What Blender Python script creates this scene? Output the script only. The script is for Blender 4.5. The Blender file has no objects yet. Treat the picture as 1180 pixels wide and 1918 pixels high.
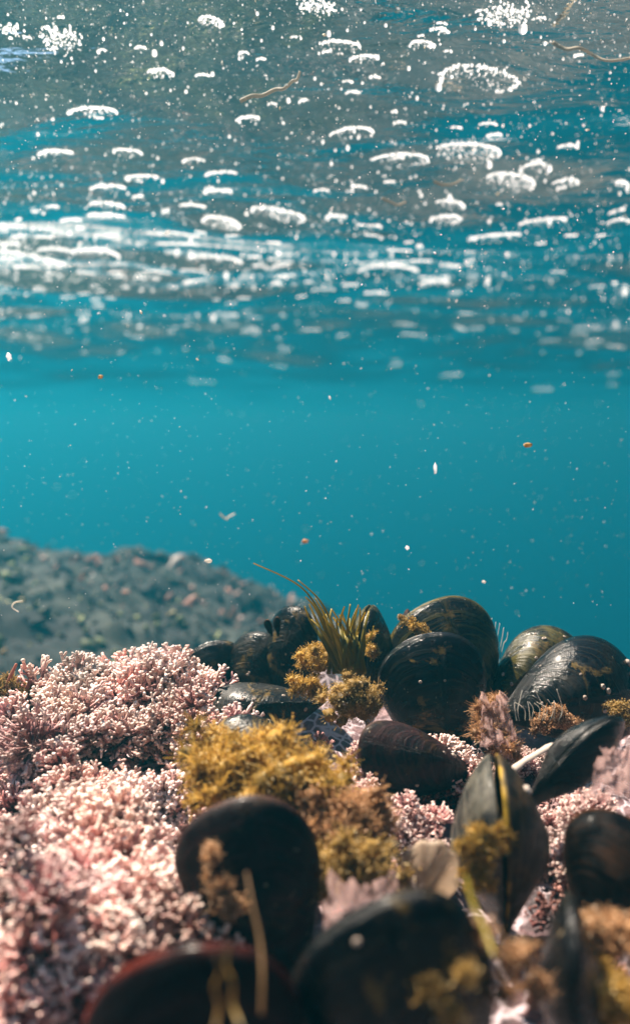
import bpy, math, random
import numpy as np
from mathutils import Vector, Matrix
random.seed(7); rng = np.random.default_rng(7)
C = bpy.context.scene.collection
sc = bpy.context.scene

# ---------------------------------------------------------------- camera, light, exposure
TH = math.radians(5.5); FPX = 1661.0            # photo pixels of focal length
cam_d = bpy.data.cameras.new('camera'); cam = bpy.data.objects.new('camera', cam_d); C.objects.link(cam)
cam.location = (0, 0, 0); cam.rotation_euler = (math.radians(90) - TH, 0, 0)
cam_d.sensor_fit = 'VERTICAL'; cam_d.sensor_height = 6.0; cam_d.lens = 6.0 * FPX / 1918.0
cam_d.clip_start = 0.005; cam_d.clip_end = 200
cam_d.dof.use_dof = True; cam_d.dof.focus_distance = 0.285
cam_d.dof.aperture_fstop = (cam_d.lens / 1000.0) / 0.0032      # 3.2 mm pupil
sc.camera = cam

SUN_DIR = Vector((-0.42, 0.40, 0.9)).normalized()              # towards the sun
elev = math.asin(SUN_DIR.z)
world = bpy.data.worlds.new('World'); sc.world = world; world.use_nodes = True
nt = world.node_tree; nt.nodes.clear()
sky = nt.nodes.new('ShaderNodeTexSky'); sky.sky_type = 'NISHITA'; sky.sun_disc = False
sky.sun_elevation = elev; sky.sun_rotation = math.atan2(SUN_DIR.x, SUN_DIR.y)
bg = nt.nodes.new('ShaderNodeBackground'); bg.inputs['Strength'].default_value = 0.05
wo = nt.nodes.new('ShaderNodeOutputWorld')
nt.links.new(sky.outputs[0], bg.inputs[0]); nt.links.new(bg.outputs[0], wo.inputs[0])
sd = bpy.data.lights.new('sun', 'SUN'); sd.energy = 5.0; sd.angle = math.radians(0.5); sd.color = (1.0, 0.86, 0.71)
so = bpy.data.objects.new('sun', sd); C.objects.link(so); so.location = (-2, 1.5, 5)
so.rotation_euler = SUN_DIR.to_track_quat('Z', 'Y').to_euler()
sc.view_settings.view_transform = 'Standard'; sc.view_settings.look = 'None'
sc.view_settings.exposure = 2.1; sc.view_settings.gamma = 1.0
sc.render.engine = 'CYCLES'
cy = sc.cycles
cy.max_bounces = 6; cy.diffuse_bounces = 2; cy.glossy_bounces = 3; cy.transmission_bounces = 3
cy.volume_bounces = 1; cy.transparent_max_bounces = 16
cy.caustics_reflective = False; cy.caustics_refractive = False
cy.sample_clamp_indirect = 4.0
cy.use_denoising = True

# ---------------------------------------------------------------- helpers
FW = np.array([0, math.cos(TH), -math.sin(TH)]); UP = np.array([0, math.sin(TH), math.cos(TH)]); RT = np.array([1.0, 0, 0])
def ray(px, py):
    return FW + RT * ((px - 590) / FPX) - UP * ((py - 959) / FPX)
def P(px, py, d):                     # a point seen at photo pixel px,py at depth d metres
    return ray(px, py) * d

def mkmesh(name, v, f, smooth=True, attrs=None):
    me = bpy.data.meshes.new(name)
    v = np.asarray(v, dtype=np.float32)
    if isinstance(f, np.ndarray):
        n, k = f.shape
        me.vertices.add(len(v)); me.vertices.foreach_set('co', v.ravel())
        me.loops.add(n * k); me.loops.foreach_set('vertex_index', f.astype(np.int32).ravel())
        me.polygons.add(n); me.polygons.foreach_set('loop_start', np.arange(0, n * k, k, dtype=np.int32))
        me.update(calc_edges=True); me.validate()
    else:
        me.from_pydata([tuple(p) for p in v], [], f)
    if smooth: me.polygons.foreach_set('use_smooth', np.ones(len(me.polygons), dtype=bool))
    for k, a in (attrs or {}).items():
        at = me.attributes.new(k, 'FLOAT', 'POINT'); at.data.foreach_set('value', np.asarray(a, dtype=np.float32))
    return me
def obj(name, me, mat, parent=None, loc=(0, 0, 0)):
    o = bpy.data.objects.new(name, me); C.objects.link(o); o.location = loc
    if mat is not None and not me.materials: me.materials.append(mat)
    if parent is not None: o.parent = parent
    return o
def tag(o, label=None, cat=None, group=None, kind=None):
    if label: o['label'] = label
    if cat: o['category'] = cat
    if group: o['group'] = group
    if kind: o['kind'] = kind
    return o
def empty(name, loc, label, cat, group=None):
    o = bpy.data.objects.new(name, None); C.objects.link(o); o.location = loc
    o.empty_display_size = 0.005
    return tag(o, label, cat, group)
def grid_faces(nx, ny):
    i = np.arange(nx - 1)[:, None]; j = np.arange(ny - 1)[None, :]
    a = (i * ny + j).ravel()
    return np.stack([a, a + ny, a + ny + 1, a + 1], 1)
# value noise, vectorised
_T = np.random.default_rng(3).random(65536)
def vnoise(x, y, z=0.0, seed=0):
    x = np.asarray(x, float); y = np.asarray(y, float); z = np.asarray(z, float) + 0 * x
    xi = np.floor(x).astype(np.int64); yi = np.floor(y).astype(np.int64); zi = np.floor(z).astype(np.int64)
    fx, fy, fz = x - xi, y - yi, z - zi
    fx = fx * fx * (3 - 2 * fx); fy = fy * fy * (3 - 2 * fy); fz = fz * fz * (3 - 2 * fz)
    def h(a, b, c): return _T[((a * 73856093) ^ (b * 19349663) ^ (c * 83492791) ^ (seed * 2654435)) & 65535]
    r = 0
    for dx in (0, 1):
        for dy in (0, 1):
            for dz in (0, 1):
                w = (fx if dx else 1 - fx) * (fy if dy else 1 - fy) * (fz if dz else 1 - fz)
                r = r + w * h(xi + dx, yi + dy, zi + dz)
    return r * 2 - 1
def fbm(x, y, f, o=4, seed=0, g=0.5):
    r = 0; a = 1
    for k in range(o):
        r = r + a * vnoise(x * f, y * f, seed * 7.3 + k, seed + k); a *= g; f *= 2.03
    return r

# ---------------------------------------------------------------- materials
def newmat(name):
    m = bpy.data.materials.new(name); m.use_nodes = True; n = m.node_tree; n.nodes.clear()
    out = n.nodes.new('ShaderNodeOutputMaterial'); return m, n, out
def N(n, t, **kw):
    x = n.nodes.new(t)
    for k, v in kw.items():
        if k in x.inputs: x.inputs[k].default_value = v
        else: setattr(x, k, v)
    return x
def ramp(n, fac, stops):
    r = n.nodes.new('ShaderNodeValToRGB'); e = r.color_ramp.elements
    while len(e) < len(stops): e.new(0.5)
    for k, (p, c) in enumerate(stops): e[k].position = p; e[k].color = (*c, 1)
    n.links.new(fac, r.inputs[0]); return r.outputs[0]
def mixc(n, fac, a, b):
    m = n.nodes.new('ShaderNodeMix'); m.data_type = 'RGBA'
    if hasattr(fac, 'default_value') or hasattr(fac, 'is_linked'): n.links.new(fac, m.inputs[0])
    else: m.inputs[0].default_value = fac
    for s, v in ((m.inputs[6], a), (m.inputs[7], b)):
        if isinstance(v, tuple): s.default_value = (*v, 1)
        else: n.links.new(v, s)
    return m.outputs[2]
def noise(n, scale, detail=3, rough=0.5, vec=None, dist=0):
    x = n.nodes.new('ShaderNodeTexNoise'); x.inputs['Scale'].default_value = scale; x.inputs['Detail'].default_value = detail
    x.inputs['Roughness'].default_value = rough; x.inputs['Distortion'].default_value = dist
    if vec is not None: n.links.new(vec, x.inputs['Vector'])
    return x.outputs[0]
def bump(n, h, strength=0.5, dist=0.001):
    b = n.nodes.new('ShaderNodeBump'); b.inputs['Strength'].default_value = strength; b.inputs['Distance'].default_value = dist
    n.links.new(h, b.inputs['Height']); return b.outputs[0]
def objco(n): return n.nodes.new('ShaderNodeTexCoord').outputs['Object']
def attr(n, name):
    a = n.nodes.new('ShaderNodeAttribute'); a.attribute_name = name; return a.outputs['Fac']

def mat_rock(name, dark, mid, pale, s, wet=0.45, lace=False):
    m, n, out = newmat(name); co = objco(n)
    b = n.nodes.new('ShaderNodeBsdfPrincipled'); b.inputs['Roughness'].default_value = wet
    c = ramp(n, noise(n, s, 6, 0.62, co), [(0.3, dark), (0.52, mid), (0.72, pale)])
    c = mixc(n, ramp(n, noise(n, s * 0.3, 3, 0.5, co), [(0.45, (0, 0, 0)), (0.6, (1, 1, 1))]), c, dark)
    if lace:
        v = n.nodes.new('ShaderNodeTexVoronoi'); v.feature = 'DISTANCE_TO_EDGE'; v.inputs['Scale'].default_value = s * 2.2
        n.links.new(co, v.inputs['Vector'])
        f = ramp(n, v.outputs['Distance'], [(0.04, (1, 1, 1)), (0.13, (0, 0, 0))])
        mk = ramp(n, noise(n, s * 0.35, 2, 0.5, co), [(0.42, (0, 0, 0)), (0.55, (1, 1, 1))])
        mm = n.nodes.new('ShaderNodeMath'); mm.operation = 'MULTIPLY'
        n.links.new(f, mm.inputs[0]); n.links.new(mk, mm.inputs[1])
        c = mixc(n, mm.outputs[0], c, (0.50, 0.40, 0.42))
    n.links.new(c, b.inputs['Base Color'])
    n.links.new(bump(n, noise(n, s * 3, 6, 0.7, co), 0.9, 0.002), b.inputs['Normal'])
    n.links.new(b.outputs[0], out.inputs[0]); return m

def mat_mussel(name, base, tint, tintamt, rim=None, rough=0.11, crust=(0.10, 0.065, 0.018), spec=0.22):
    m, n, out = newmat(name); co = objco(n)
    b = n.nodes.new('ShaderNodeBsdfPrincipled'); b.inputs['Specular IOR Level'].default_value = spec
    g = attr(n, 'growth')
    c = mixc(n, ramp(n, noise(n, 90, 7, 0.7, co, 0.6), [(0.62 - tintamt * 0.18, (0, 0, 0)), (0.72 - tintamt * 0.17, (1, 1, 1))]), base, tint)
    # growth lines: sine of growth with jitter
    mu = N(n, 'ShaderNodeMath', operation='MULTIPLY_ADD'); mu.inputs[1].default_value = 24; n.links.new(g, mu.inputs[0])
    nj = N(n, 'ShaderNodeMath', operation='MULTIPLY'); nj.inputs[1].default_value = 3.0; n.links.new(noise(n, 55, 3, 0.5, co), nj.inputs[0]); n.links.new(nj.outputs[0], mu.inputs[2])
    si = N(n, 'ShaderNodeTexNoise', noise_dimensions='1D'); si.inputs['Scale'].default_value = 1.0; si.inputs['Detail'].default_value = 4; si.inputs['Roughness'].default_value = 0.7
    n.links.new(mu.outputs[0], si.inputs['W'])
    lc = ramp(n, si.outputs[0], [(0.48, (0, 0, 0)), (0.7, (1, 1, 1))])
    c = mixc(n, lc, c, tuple(min(1, x * 1.3 + 0.002) for x in tint))
    if rim:
        rm = N(n, 'ShaderNodeMath', operation='MULTIPLY')
        n.links.new(ramp(n, g, [(0.91, (0, 0, 0)), (1.0, (0.9, 0.9, 0.9))]), rm.inputs[0])
        n.links.new(ramp(n, noise(n, 150, 5, .65, co), [(0.42, (0.05, .05, .05)), (0.58, (1, 1, 1))]), rm.inputs[1])
        c = mixc(n, rm.outputs[0], c, rim)
    # crusty pale specks
    sp = ramp(n, noise(n, 420, 3, 0.6, co), [(0.68, (0, 0, 0)), (0.73, (0.8, 0.8, 0.8))])
    sp2 = ramp(n, noise(n, 45, 2, 0.5, co), [(0.5, (0, 0, 0)), (0.62, (1, 1, 1))])
    mm = N(n, 'ShaderNodeMath', operation='MULTIPLY'); n.links.new(sp, mm.inputs[0]); n.links.new(sp2, mm.inputs[1])
    c = mixc(n, mm.outputs[0], c, (0.34, 0.27, 0.17))
    # brown-yellow film grown on parts of the shell
    cr = ramp(n, noise(n, 65, 8, 0.72, co, 0.8), [(0.60, (0, 0, 0)), (0.66, (0.85, 0.85, 0.85))])
    c = mixc(n, cr, c, crust)
    n.links.new(c, b.inputs['Base Color'])
    rr = ramp(n, noise(n, 90, 4, 0.6, co), [(0.42, (rough, rough, rough)), (0.62, (rough + 0.4,) * 3)])
    n.links.new(rr, b.inputs['Roughness'])
    ad = N(n, 'ShaderNodeMath', operation='MULTIPLY_ADD'); ad.inputs[1].default_value = 1.3
    n.links.new(noise(n, 260, 5, 0.65, co), ad.inputs[0]); n.links.new(si.outputs[0], ad.inputs[2])
    n.links.new(bump(n, ad.outputs[0], 0.7, 0.0005), b.inputs['Normal'])
    b.inputs['Coat Weight'].default_value = 0.05; b.inputs['Coat Roughness'].default_value = 0.2
    n.links.new(b.outputs[0], out.inputs[0]); return m

def mat_tone(name, stops, trans=0.35, rough=0.6, attrname='tone', spec=0.3, objrand=0.0, glass=0.0):
    """soft living tissue: colour from a per-strand pigment attribute (with painted shade on the coralline), some light through it"""
    m, n, out = newmat(name)
    c = ramp(n, attr(n, attrname), stops)
    if objrand:
        oi = n.nodes.new('ShaderNodeObjectInfo')
        hs = n.nodes.new('ShaderNodeHueSaturation')
        geo = n.nodes.new('ShaderNodeNewGeometry')
        hr = N(n, 'ShaderNodeMapRange'); hr.inputs['To Min'].default_value = 0.482; hr.inputs['To Max'].default_value = 0.522
        hr.inputs['From Min'].default_value = .3; hr.inputs['From Max'].default_value = .7
        n.links.new(noise(n, 28, 2, .5, geo.outputs['Position']), hr.inputs['Value']); n.links.new(hr.outputs[0], hs.inputs['Hue'])
        sr = N(n, 'ShaderNodeMapRange'); sr.inputs['To Min'].default_value = 0.7; sr.inputs['To Max'].default_value = 1.25
        sr.inputs['From Min'].default_value = .3; sr.inputs['From Max'].default_value = .7
        n.links.new(noise(n, 45, 2, .5, geo.outputs['Position']), sr.inputs['Value']); n.links.new(sr.outputs[0], hs.inputs['Saturation'])
        ma = N(n, 'ShaderNodeMath', operation='MULTIPLY_ADD'); ma.inputs[1].default_value = objrand; ma.inputs[2].default_value = 1 - objrand * 0.6
        n.links.new(oi.outputs['Random'], ma.inputs[0]); n.links.new(ma.outputs[0], hs.inputs['Value']); n.links.new(c, hs.inputs['Color']); c = hs.outputs[0]
        vr = N(n, 'ShaderNodeMapRange'); vr.inputs['To Min'].default_value = 0.0; vr.inputs['To Max'].default_value = 0.6
        vr.inputs['From Min'].default_value = .5; vr.inputs['From Max'].default_value = .66
        n.links.new(noise(n, 62, 3, .6, geo.outputs['Position']), vr.inputs['Value']); c = mixc(n, vr.outputs[0], c, (0.20, 0.10, 0.08))
    b = n.nodes.new('ShaderNodeBsdfPrincipled'); b.inputs['Roughness'].default_value = rough
    b.inputs['Specular IOR Level'].default_value = spec
    n.links.new(c, b.inputs['Base Color'])
    t = n.nodes.new('ShaderNodeBsdfTranslucent'); n.links.new(c, t.inputs[0])
    mx = n.nodes.new('ShaderNodeMixShader'); mx.inputs[0].default_value = trans
    n.links.new(b.outputs[0], mx.inputs[1]); n.links.new(t.outputs[0], mx.inputs[2]); sh = mx.outputs[0]
    if glass:
        tr = n.nodes.new('ShaderNodeBsdfTransparent'); m2 = n.nodes.new('ShaderNodeMixShader'); m2.inputs[0].default_value = glass
        n.links.new(sh, m2.inputs[1]); n.links.new(tr.outputs[0], m2.inputs[2]); sh = m2.outputs[0]
    n.links.new(sh, out.inputs[0]); return m

M = {}
M['reef'] = mat_rock('reef_crust', (0.03, 0.014, 0.016), (0.12, 0.055, 0.06), (0.45, 0.28, 0.27), 95, lace=True)
M['far'] = mat_rock('far_rock', (0.008, 0.009, 0.009), (0.02, 0.024, 0.02), (0.07, 0.07, 0.05), 28, 0.9)
M['bed'] = mat_rock('seabed_rock', (0.006, 0.006, 0.006), (0.018, 0.017, 0.017), (0.13, 0.11, 0.09), 11, 0.8)
M['black'] = mat_mussel('shell_black', (0.0013, 0.0015, 0.0024), (0.010, 0.0075, 0.004), 0.4, spec=0.17)
M['olive'] = mat_mussel('shell_olive', (0.004, 0.0045, 0.004), (0.05, 0.041, 0.010), 0.7, rim=(0.08, 0.065, 0.016))
M['maroon'] = mat_mussel('shell_maroon', (0.005, 0.002, 0.0025), (0.02, 0.006, 0.006), 0.5, rim=(0.05, 0.02, 0.012), rough=0.35, spec=0.12, crust=(0.03, 0.015, 0.006))
M['redrim'] = mat_mussel('shell_redrim', (0.003, 0.001, 0.0015), (0.012, 0.002, 0.002), 0.4, rim=(0.09, 0.012, 0.006), rough=0.6, spec=0.06, crust=(0.02, 0.01, 0.004))
M['brown'] = mat_mussel('shell_brown', (0.004, 0.0025, 0.002), (0.02, 0.009, 0.004), 0.6, rim=(0.22, 0.08, 0.02), rough=0.5, spec=0.07, crust=(0.05, 0.02, 0.006))
M['gold_valve'] = mat_mussel('shell_gold_edge', (0.008, 0.005, 0.003), (0.06, 0.03, 0.008), 0.6, rim=(0.5, 0.30, 0.02), rough=0.4)
M['grey'] = mat_mussel('shell_grey', (0.008, 0.008, 0.009), (0.08, 0.072, 0.055), 0.85, rough=0.25)
M['coral'] = mat_tone('coralline_pink', [(0.0, (0.05, 0.015, 0.015)), (0.40, (0.22, 0.08, 0.075)), (0.66, (0.68, 0.34, 0.31)), (0.96, (0.97, 0.78, 0.69))], 0.12, 0.5, objrand=0.6)  # real pale tips; gap shade and blown highlights also put into the colour
M['gold'] = mat_tone('golden_algae', [(0.0, (0.13, 0.085, 0.015)), (0.5, (0.45, 0.265, 0.045)), (0.85, (0.75, 0.49, 0.12)), (1, (0.92, 0.80, 0.48))], 0.45)
M['moss'] = mat_tone('mossy_algae', [(0.0, (0.10, 0.06, 0.015)), (0.5, (0.33, 0.20, 0.045)), (0.85, (0.62, 0.42, 0.14)), (1, (0.88, 0.78, 0.5))], 0.4)
M['rust'] = mat_tone('rusty_algae', [(0.0, (0.10, 0.055, 0.025)), (0.5, (0.38, 0.20, 0.09)), (0.85, (0.75, 0.45, 0.22)), (1, (0.9, 0.7, 0.5))], 0.4)
M['blade'] = mat_tone('green_blade', [(0.0, (0.16, 0.13, 0.012)), (0.6, (0.36, 0.28, 0.03)), (1, (0.55, 0.42, 0.09))], 0.55, 0.4)
M['red'] = mat_tone('red_weed', [(0.0, (0.22, 0.07, 0.05)), (1, (0.5, 0.2, 0.14))], 0.4)
M['film'] = mat_tone('pink_film', [(0.0, (0.30, 0.18, 0.17)), (1, (0.62, 0.42, 0.38))], 0.5, glass=0.6)
M['thread'] = mat_tone('pale_thread', [(0.0, (0.5, 0.47, 0.38)), (1, (0.85, 0.82, 0.75))], 0.5, glass=0.25)
M['tan'] = mat_tone('tan_thread', [(0.0, (0.16, 0.09, 0.04)), (1, (0.36, 0.22, 0.10))], 0.5)
M['barn'] = mat_tone('barnacle', [(0.0, (0.20, 0.15, 0.12)), (1, (0.60, 0.50, 0.42))], 0.05)
M['paleshell'] = mat_tone('pale_shell', [(0.0, (0.30, 0.20, 0.12)), (0.5, (0.42, 0.31, 0.21)), (1, (0.60, 0.48, 0.36))], 0.5, glass=0.3)
M['cover'] = mat_tone('reef_growth', [(0.0, (0.008, 0.008, 0.008)), (0.45, (0.03, 0.034, 0.028)), (0.58, (0.12, 0.14, 0.06)), (0.76, (0.42, 0.44, 0.20)), (0.82, (0.42, 0.17, 0.11)), (0.93, (0.5, 0.26, 0.2)), (1, (0.7, 0.7, 0.66))], 0.25)
# bubbles: thin skins full of scattered light
def mat_bubble():
    m, n, out = newmat('bubble_white')
    b = N(n, 'ShaderNodeBsdfDiffuse'); b.inputs[0].default_value = (0.93, 0.95, 0.97, 1)
    t = N(n, 'ShaderNodeBsdfTranslucent'); t.inputs[0].default_value = (0.95, 0.97, 1, 1)
    g = N(n, 'ShaderNodeBsdfGlossy'); g.inputs['Roughness'].default_value = 0.12
    a = n.nodes.new('ShaderNodeMixShader'); a.inputs[0].default_value = 0.8
    c = n.nodes.new('ShaderNodeMixShader'); c.inputs[0].default_value = 0.15
    n.links.new(b.outputs[0], a.inputs[1]); n.links.new(t.outputs[0], a.inputs[2])
    n.links.new(a.outputs[0], c.inputs[1]); n.links.new(g.outputs[0], c.inputs[2]); 
    tr = n.nodes.new('ShaderNodeBsdfTransparent'); m3 = n.nodes.new('ShaderNodeMixShader'); m3.inputs[0].default_value = 0.25
    n.links.new(c.outputs[0], m3.inputs[1]); n.links.new(tr.outputs[0], m3.inputs[2]); n.links.new(m3.outputs[0], out.inputs[0]); return m
M['bubble'] = mat_bubble()
def mat_surface():
    m, n, out = newmat('water_surface')
    co = n.nodes.new('ShaderNodeTexCoord').outputs['Object']
    mp = n.nodes.new('ShaderNodeMapping'); mp.inputs['Scale'].default_value = (0.6, 1.3, 1); n.links.new(co, mp.inputs[0])
    h = noise(n, 26, 5, 0.55, mp.outputs[0], 0.6)
    bp = bump(n, h, 0.3, 0.006)
    fr = n.nodes.new('ShaderNodeFresnel'); fr.inputs['IOR'].default_value = 1.333; n.links.new(bp, fr.inputs['Normal'])
    t = n.nodes.new('ShaderNodeBsdfTransparent'); t.inputs[0].default_value = (1, 1, 1, 1)
    g = n.nodes.new('ShaderNodeBsdfGlossy'); g.inputs['Roughness'].default_value = 0.035; g.inputs[0].default_value = (1, 1, 1, 1)
    n.links.new(bp, g.inputs['Normal'])
    x = n.nodes.new('ShaderNodeMixShader'); n.links.new(fr.outputs[0], x.inputs[0]); n.links.new(t.outputs[0], x.inputs[1]); n.links.new(g.outputs[0], x.inputs[2])
    n.links.new(x.outputs[0], out.inputs[0]); return m
M['surface'] = mat_surface()

# ---------------------------------------------------------------- water surface
_wr = np.random.default_rng(11)
WAVES = []
for lam, amp, cnt in ((0.9, 0.010, 4), (0.42, 0.0085, 6), (0.2, 0.0036, 9), (0.1, 0.0018, 12), (0.05, 0.0006, 14)):
    for _ in range(cnt):
        th = math.radians(90) + _wr.normal(0, 0.5)
        k = 2 * math.pi / (lam * _wr.uniform(0.75, 1.3))
        WAVES.append((k * math.cos(th), k * math.sin(th), amp * _wr.uniform(0.5, 1.1) / math.sqrt(cnt) * 1.5, _wr.uniform(0, 6.28)))
def surf(x, y):
    x = np.asarray(x, float); y = np.asarray(y, float)
    z = 0.14 + 0.02 * np.exp(-np.clip(y - 0.15, -0.6, 9) ** 2 / 0.13) + 0.0 * x
    wx = x + 0.05 * vnoise(x * 3, y * 3, 0, 5); wy = y + 0.05 * vnoise(x * 3, y * 3, 4, 6)
    gr = (0.66 + 0.75 * np.clip(y - 0.55, 0, 0.9)) / (1 + 0.9 * np.clip(y - 1.8, 0, 20))
    for kx, ky, a, p in WAVES: z = z + gr * a * np.sin(kx * wx + ky * wy + p)
    return z
def axis(a, b, c, n, s):     # sinh-spaced coordinates, dense round c
    t = np.linspace(math.asinh((a - c) / s), math.asinh((b - c) / s), n); return c + s * np.sinh(t)
xs = axis(-9, 9, 0, 460, 0.35); ys = axis(-4, 12, 0.5, 620, 0.35)
X, Y = np.meshgrid(xs, ys, indexing='ij'); Z = surf(X, Y)
o = obj('water', mkmesh('water', np.stack([X.ravel(), Y.ravel(), Z.ravel()], 1), grid_faces(len(xs), len(ys))), M['surface'])
tag(o, kind='structure')
def on_surf(px, py):
    r = ray(px, py); t = 0.1
    for _ in range(400):
        p = r * t
        if p[2] >= surf(p[0], p[1]): return p
        t += 0.004 + t * 0.004
    return None

# ---------------------------------------------------------------- reef, far rock, seabed
def edge_y(x):               # where the near reef breaks off
    return 0.385 + 0.02 * np.sin(x * 14) - 0.03 * np.clip(-x / 0.12, 0, 1.5) + 0.02 * np.clip(x * 4, 0, 1)
def reef(x, y):
    z = -0.116 + 0.006 * fbm(x, y, 22, 3, 1) + 0.0045 * fbm(x, y, 75, 4, 2, 0.55)
    z = z + 0.012 * np.exp(-((x + 0.055) ** 2 / 0.003 + (y - 0.31) ** 2 / 0.0012))
    z = z + 0.01 * np.exp(-((x - 0.09) ** 2 / 0.004 + (y - 0.27) ** 2 / 0.002))
    z = z - 0.006 * np.clip((0.2 - y) / 0.1, 0, 1)
    z = z + 0.017 * np.maximum(-.2, vnoise(x * 34, y * 34, 0, 12)) * np.clip((0.06 - x) / 0.1, 0.3, 1)
    d = np.clip(y - edge_y(x), 0, None); z = z - 0.9 * d ** 1.0 * (1 + 2 * np.clip(d * 10, 0, 1))
    for s in (-1, 1): z = z - 1.5 * np.clip(s * x - 0.55, 0, None)
    z = z - 1.5 * np.clip(-0.25 - y, 0, None)
    return np.maximum(z, -0.62)
xs = np.linspace(-0.8, 0.8, 620); ys = np.linspace(-0.5, 0.62, 480)
X, Y = np.meshgrid(xs, ys, indexing='ij')
tag(obj('reef', mkmesh('reef', np.stack([X.ravel(), Y.ravel(), reef(X, Y).ravel()], 1), grid_faces(len(xs), len(ys))), M['reef']), kind='structure')
def on_reef(px, py, lift=0.0):
    r = ray(px, py); t = 0.08
    while t < 0.6:
        p = r * t
        if p[2] <= reef(p[0], p[1]) + lift: return p
        t += 0.002
    return r * 0.35

def farrock(x, y):
    top = -0.136 - 0.15 * np.clip((x + 0.75) / 0.75, 0, 1) ** 1.3 - 0.30 * np.clip((x - 0.0) / 0.4, 0, 3)
    z = top + 0.026 * fbm(x, y, 4, 3, 8) + 0.017 * fbm(x, y, 20, 4, 9, 0.6)
    z = z - 0.06 * np.clip((0.95 - y) / 0.3, 0, 2) ** 1.3
    z = z - 0.9 * np.clip(y - 1.42 - 0.2 * (x + 0.5), 0, None)
    return np.maximum(z, -1.2)
xs = np.linspace(-2.4, 0.9, 420); ys = np.linspace(0.45, 2.6, 330)
X, Y = np.meshgrid(xs, ys, indexing='ij')
tag(obj('far_reef', mkmesh('far_reef', np.stack([X.ravel(), Y.ravel(), farrock(X, Y).ravel()], 1), grid_faces(len(xs), len(ys))), M['far']), kind='structure')
def bed(x, y):
    z = -0.33 + 0.05 * fbm(x, y, 2.2, 5, 21, 0.55) - 0.8 * np.clip(y - 1.2, 0, 6) ** 0.9 + 0.0 * x
    return z
xs = axis(-10, 10, 0, 360, 0.6); ys = axis(-5, 13, 0.8, 360, 0.6)
X, Y = np.meshgrid(xs, ys, indexing='ij')
tag(obj('seabed', mkmesh('seabed', np.stack([X.ravel(), Y.ravel(), bed(X, Y).ravel()], 1), grid_faces(len(xs), len(ys))), M['bed']), kind='structure')

# haze: one closed box of sea water
def haze():
    x0, x1, y0, y1, z0, z1 = -13, 13, -7, 16, -8.0, 0.30
    v = [(x, y, z) for x in (x0, x1) for y in (y0, y1) for z in (z0, z1)]
    f = [(0, 1, 3, 2), (4, 6, 7, 5), (0, 4, 5, 1), (2, 3, 7, 6), (0, 2, 6, 4), (1, 5, 7, 3)]
    m, n, out = newmat('sea_water_haze')
    pv = n.nodes.new('ShaderNodeVolumePrincipled')
    pv.inputs['Color'].default_value = (0.012, 0.295, 0.42, 1); pv.inputs['Density'].default_value = 0.30
    pv.inputs['Anisotropy'].default_value = 0.66
    n.links.new(pv.outputs[0], out.inputs['Volume'])
    tag(obj('haze', mkmesh('haze', v, f, smooth=False), m), kind='stuff')
haze()

# ---------------------------------------------------------------- small shapes
def ico(sub=1):
    import bmesh
    bm = bmesh.new(); bmesh.ops.create_icosphere(bm, subdivisions=sub, radius=1.0)
    v = np.array([x.co[:] for x in bm.verts]); f = np.array([[y.index for y in x.verts] for x in bm.faces]); bm.free(); return v, f
ICO1, ICO2 = ico(1), ico(2)
def cap(b):
    v, f = b; k = v[f].mean(1)[:, 2] < 0.2; return v, f[k]
CAP1, CAP2 = cap(ICO1), cap(ICO2)
OCT = (np.array([[1, 0, 0], [-1, 0, 0], [0, 1, 0], [0, -1, 0], [0, 0, 1], [0, 0, -1]], float),
       np.array([[0, 2, 4], [2, 1, 4], [1, 3, 4], [3, 0, 4], [2, 0, 5], [1, 2, 5], [3, 1, 5], [0, 3, 5]]))
def scatter(base, mats, pos, tone=None):
    """base (v,f) copied by matrices (n,3,3) and positions (n,3): arrays of one merged mesh"""
    bv, bf = base; n = len(pos)
    v = np.einsum('nij,kj->nki', mats, bv) + pos[:, None, :]
    f = bf[None] + (np.arange(n) * len(bv))[:, None, None]
    t = np.repeat(tone if tone is not None else np.zeros(n), len(bv))
    return v.reshape(-1, 3), f.reshape(-1, bf.shape[1]), t
def rand_rot(n, r=rng):
    q = r.normal(size=(n, 4)); q /= np.linalg.norm(q, axis=1)[:, None]; w, x, y, z = q.T
    return np.stack([np.stack([1 - 2 * (y * y + z * z), 2 * (x * y - z * w), 2 * (x * z + y * w)], 1),
                     np.stack([2 * (x * y + z * w), 1 - 2 * (x * x + z * z), 2 * (y * z - x * w)], 1),
                     np.stack([2 * (x * z - y * w), 2 * (y * z + x * w), 1 - 2 * (x * x + y * y)], 1)], 1)
def join(parts):
    vs, fs, ts, o = [], [], [], 0
    for v, f, t in parts: vs.append(v); fs.append(f + o); ts.append(t); o += len(v)
    return np.concatenate(vs), np.concatenate(fs), np.concatenate(ts)
def frames(d):                     # matrices whose z column is d
    d = d / np.linalg.norm(d, axis=1)[:, None]
    a = np.where(np.abs(d[:, 2:3]) < 0.9, np.array([[0, 0, 1.0]]), np.array([[1.0, 0, 0]]))
    x = np.cross(a, d); x /= np.linalg.norm(x, axis=1)[:, None]; y = np.cross(d, x)
    return np.stack([x, y, d], 2)
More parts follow.
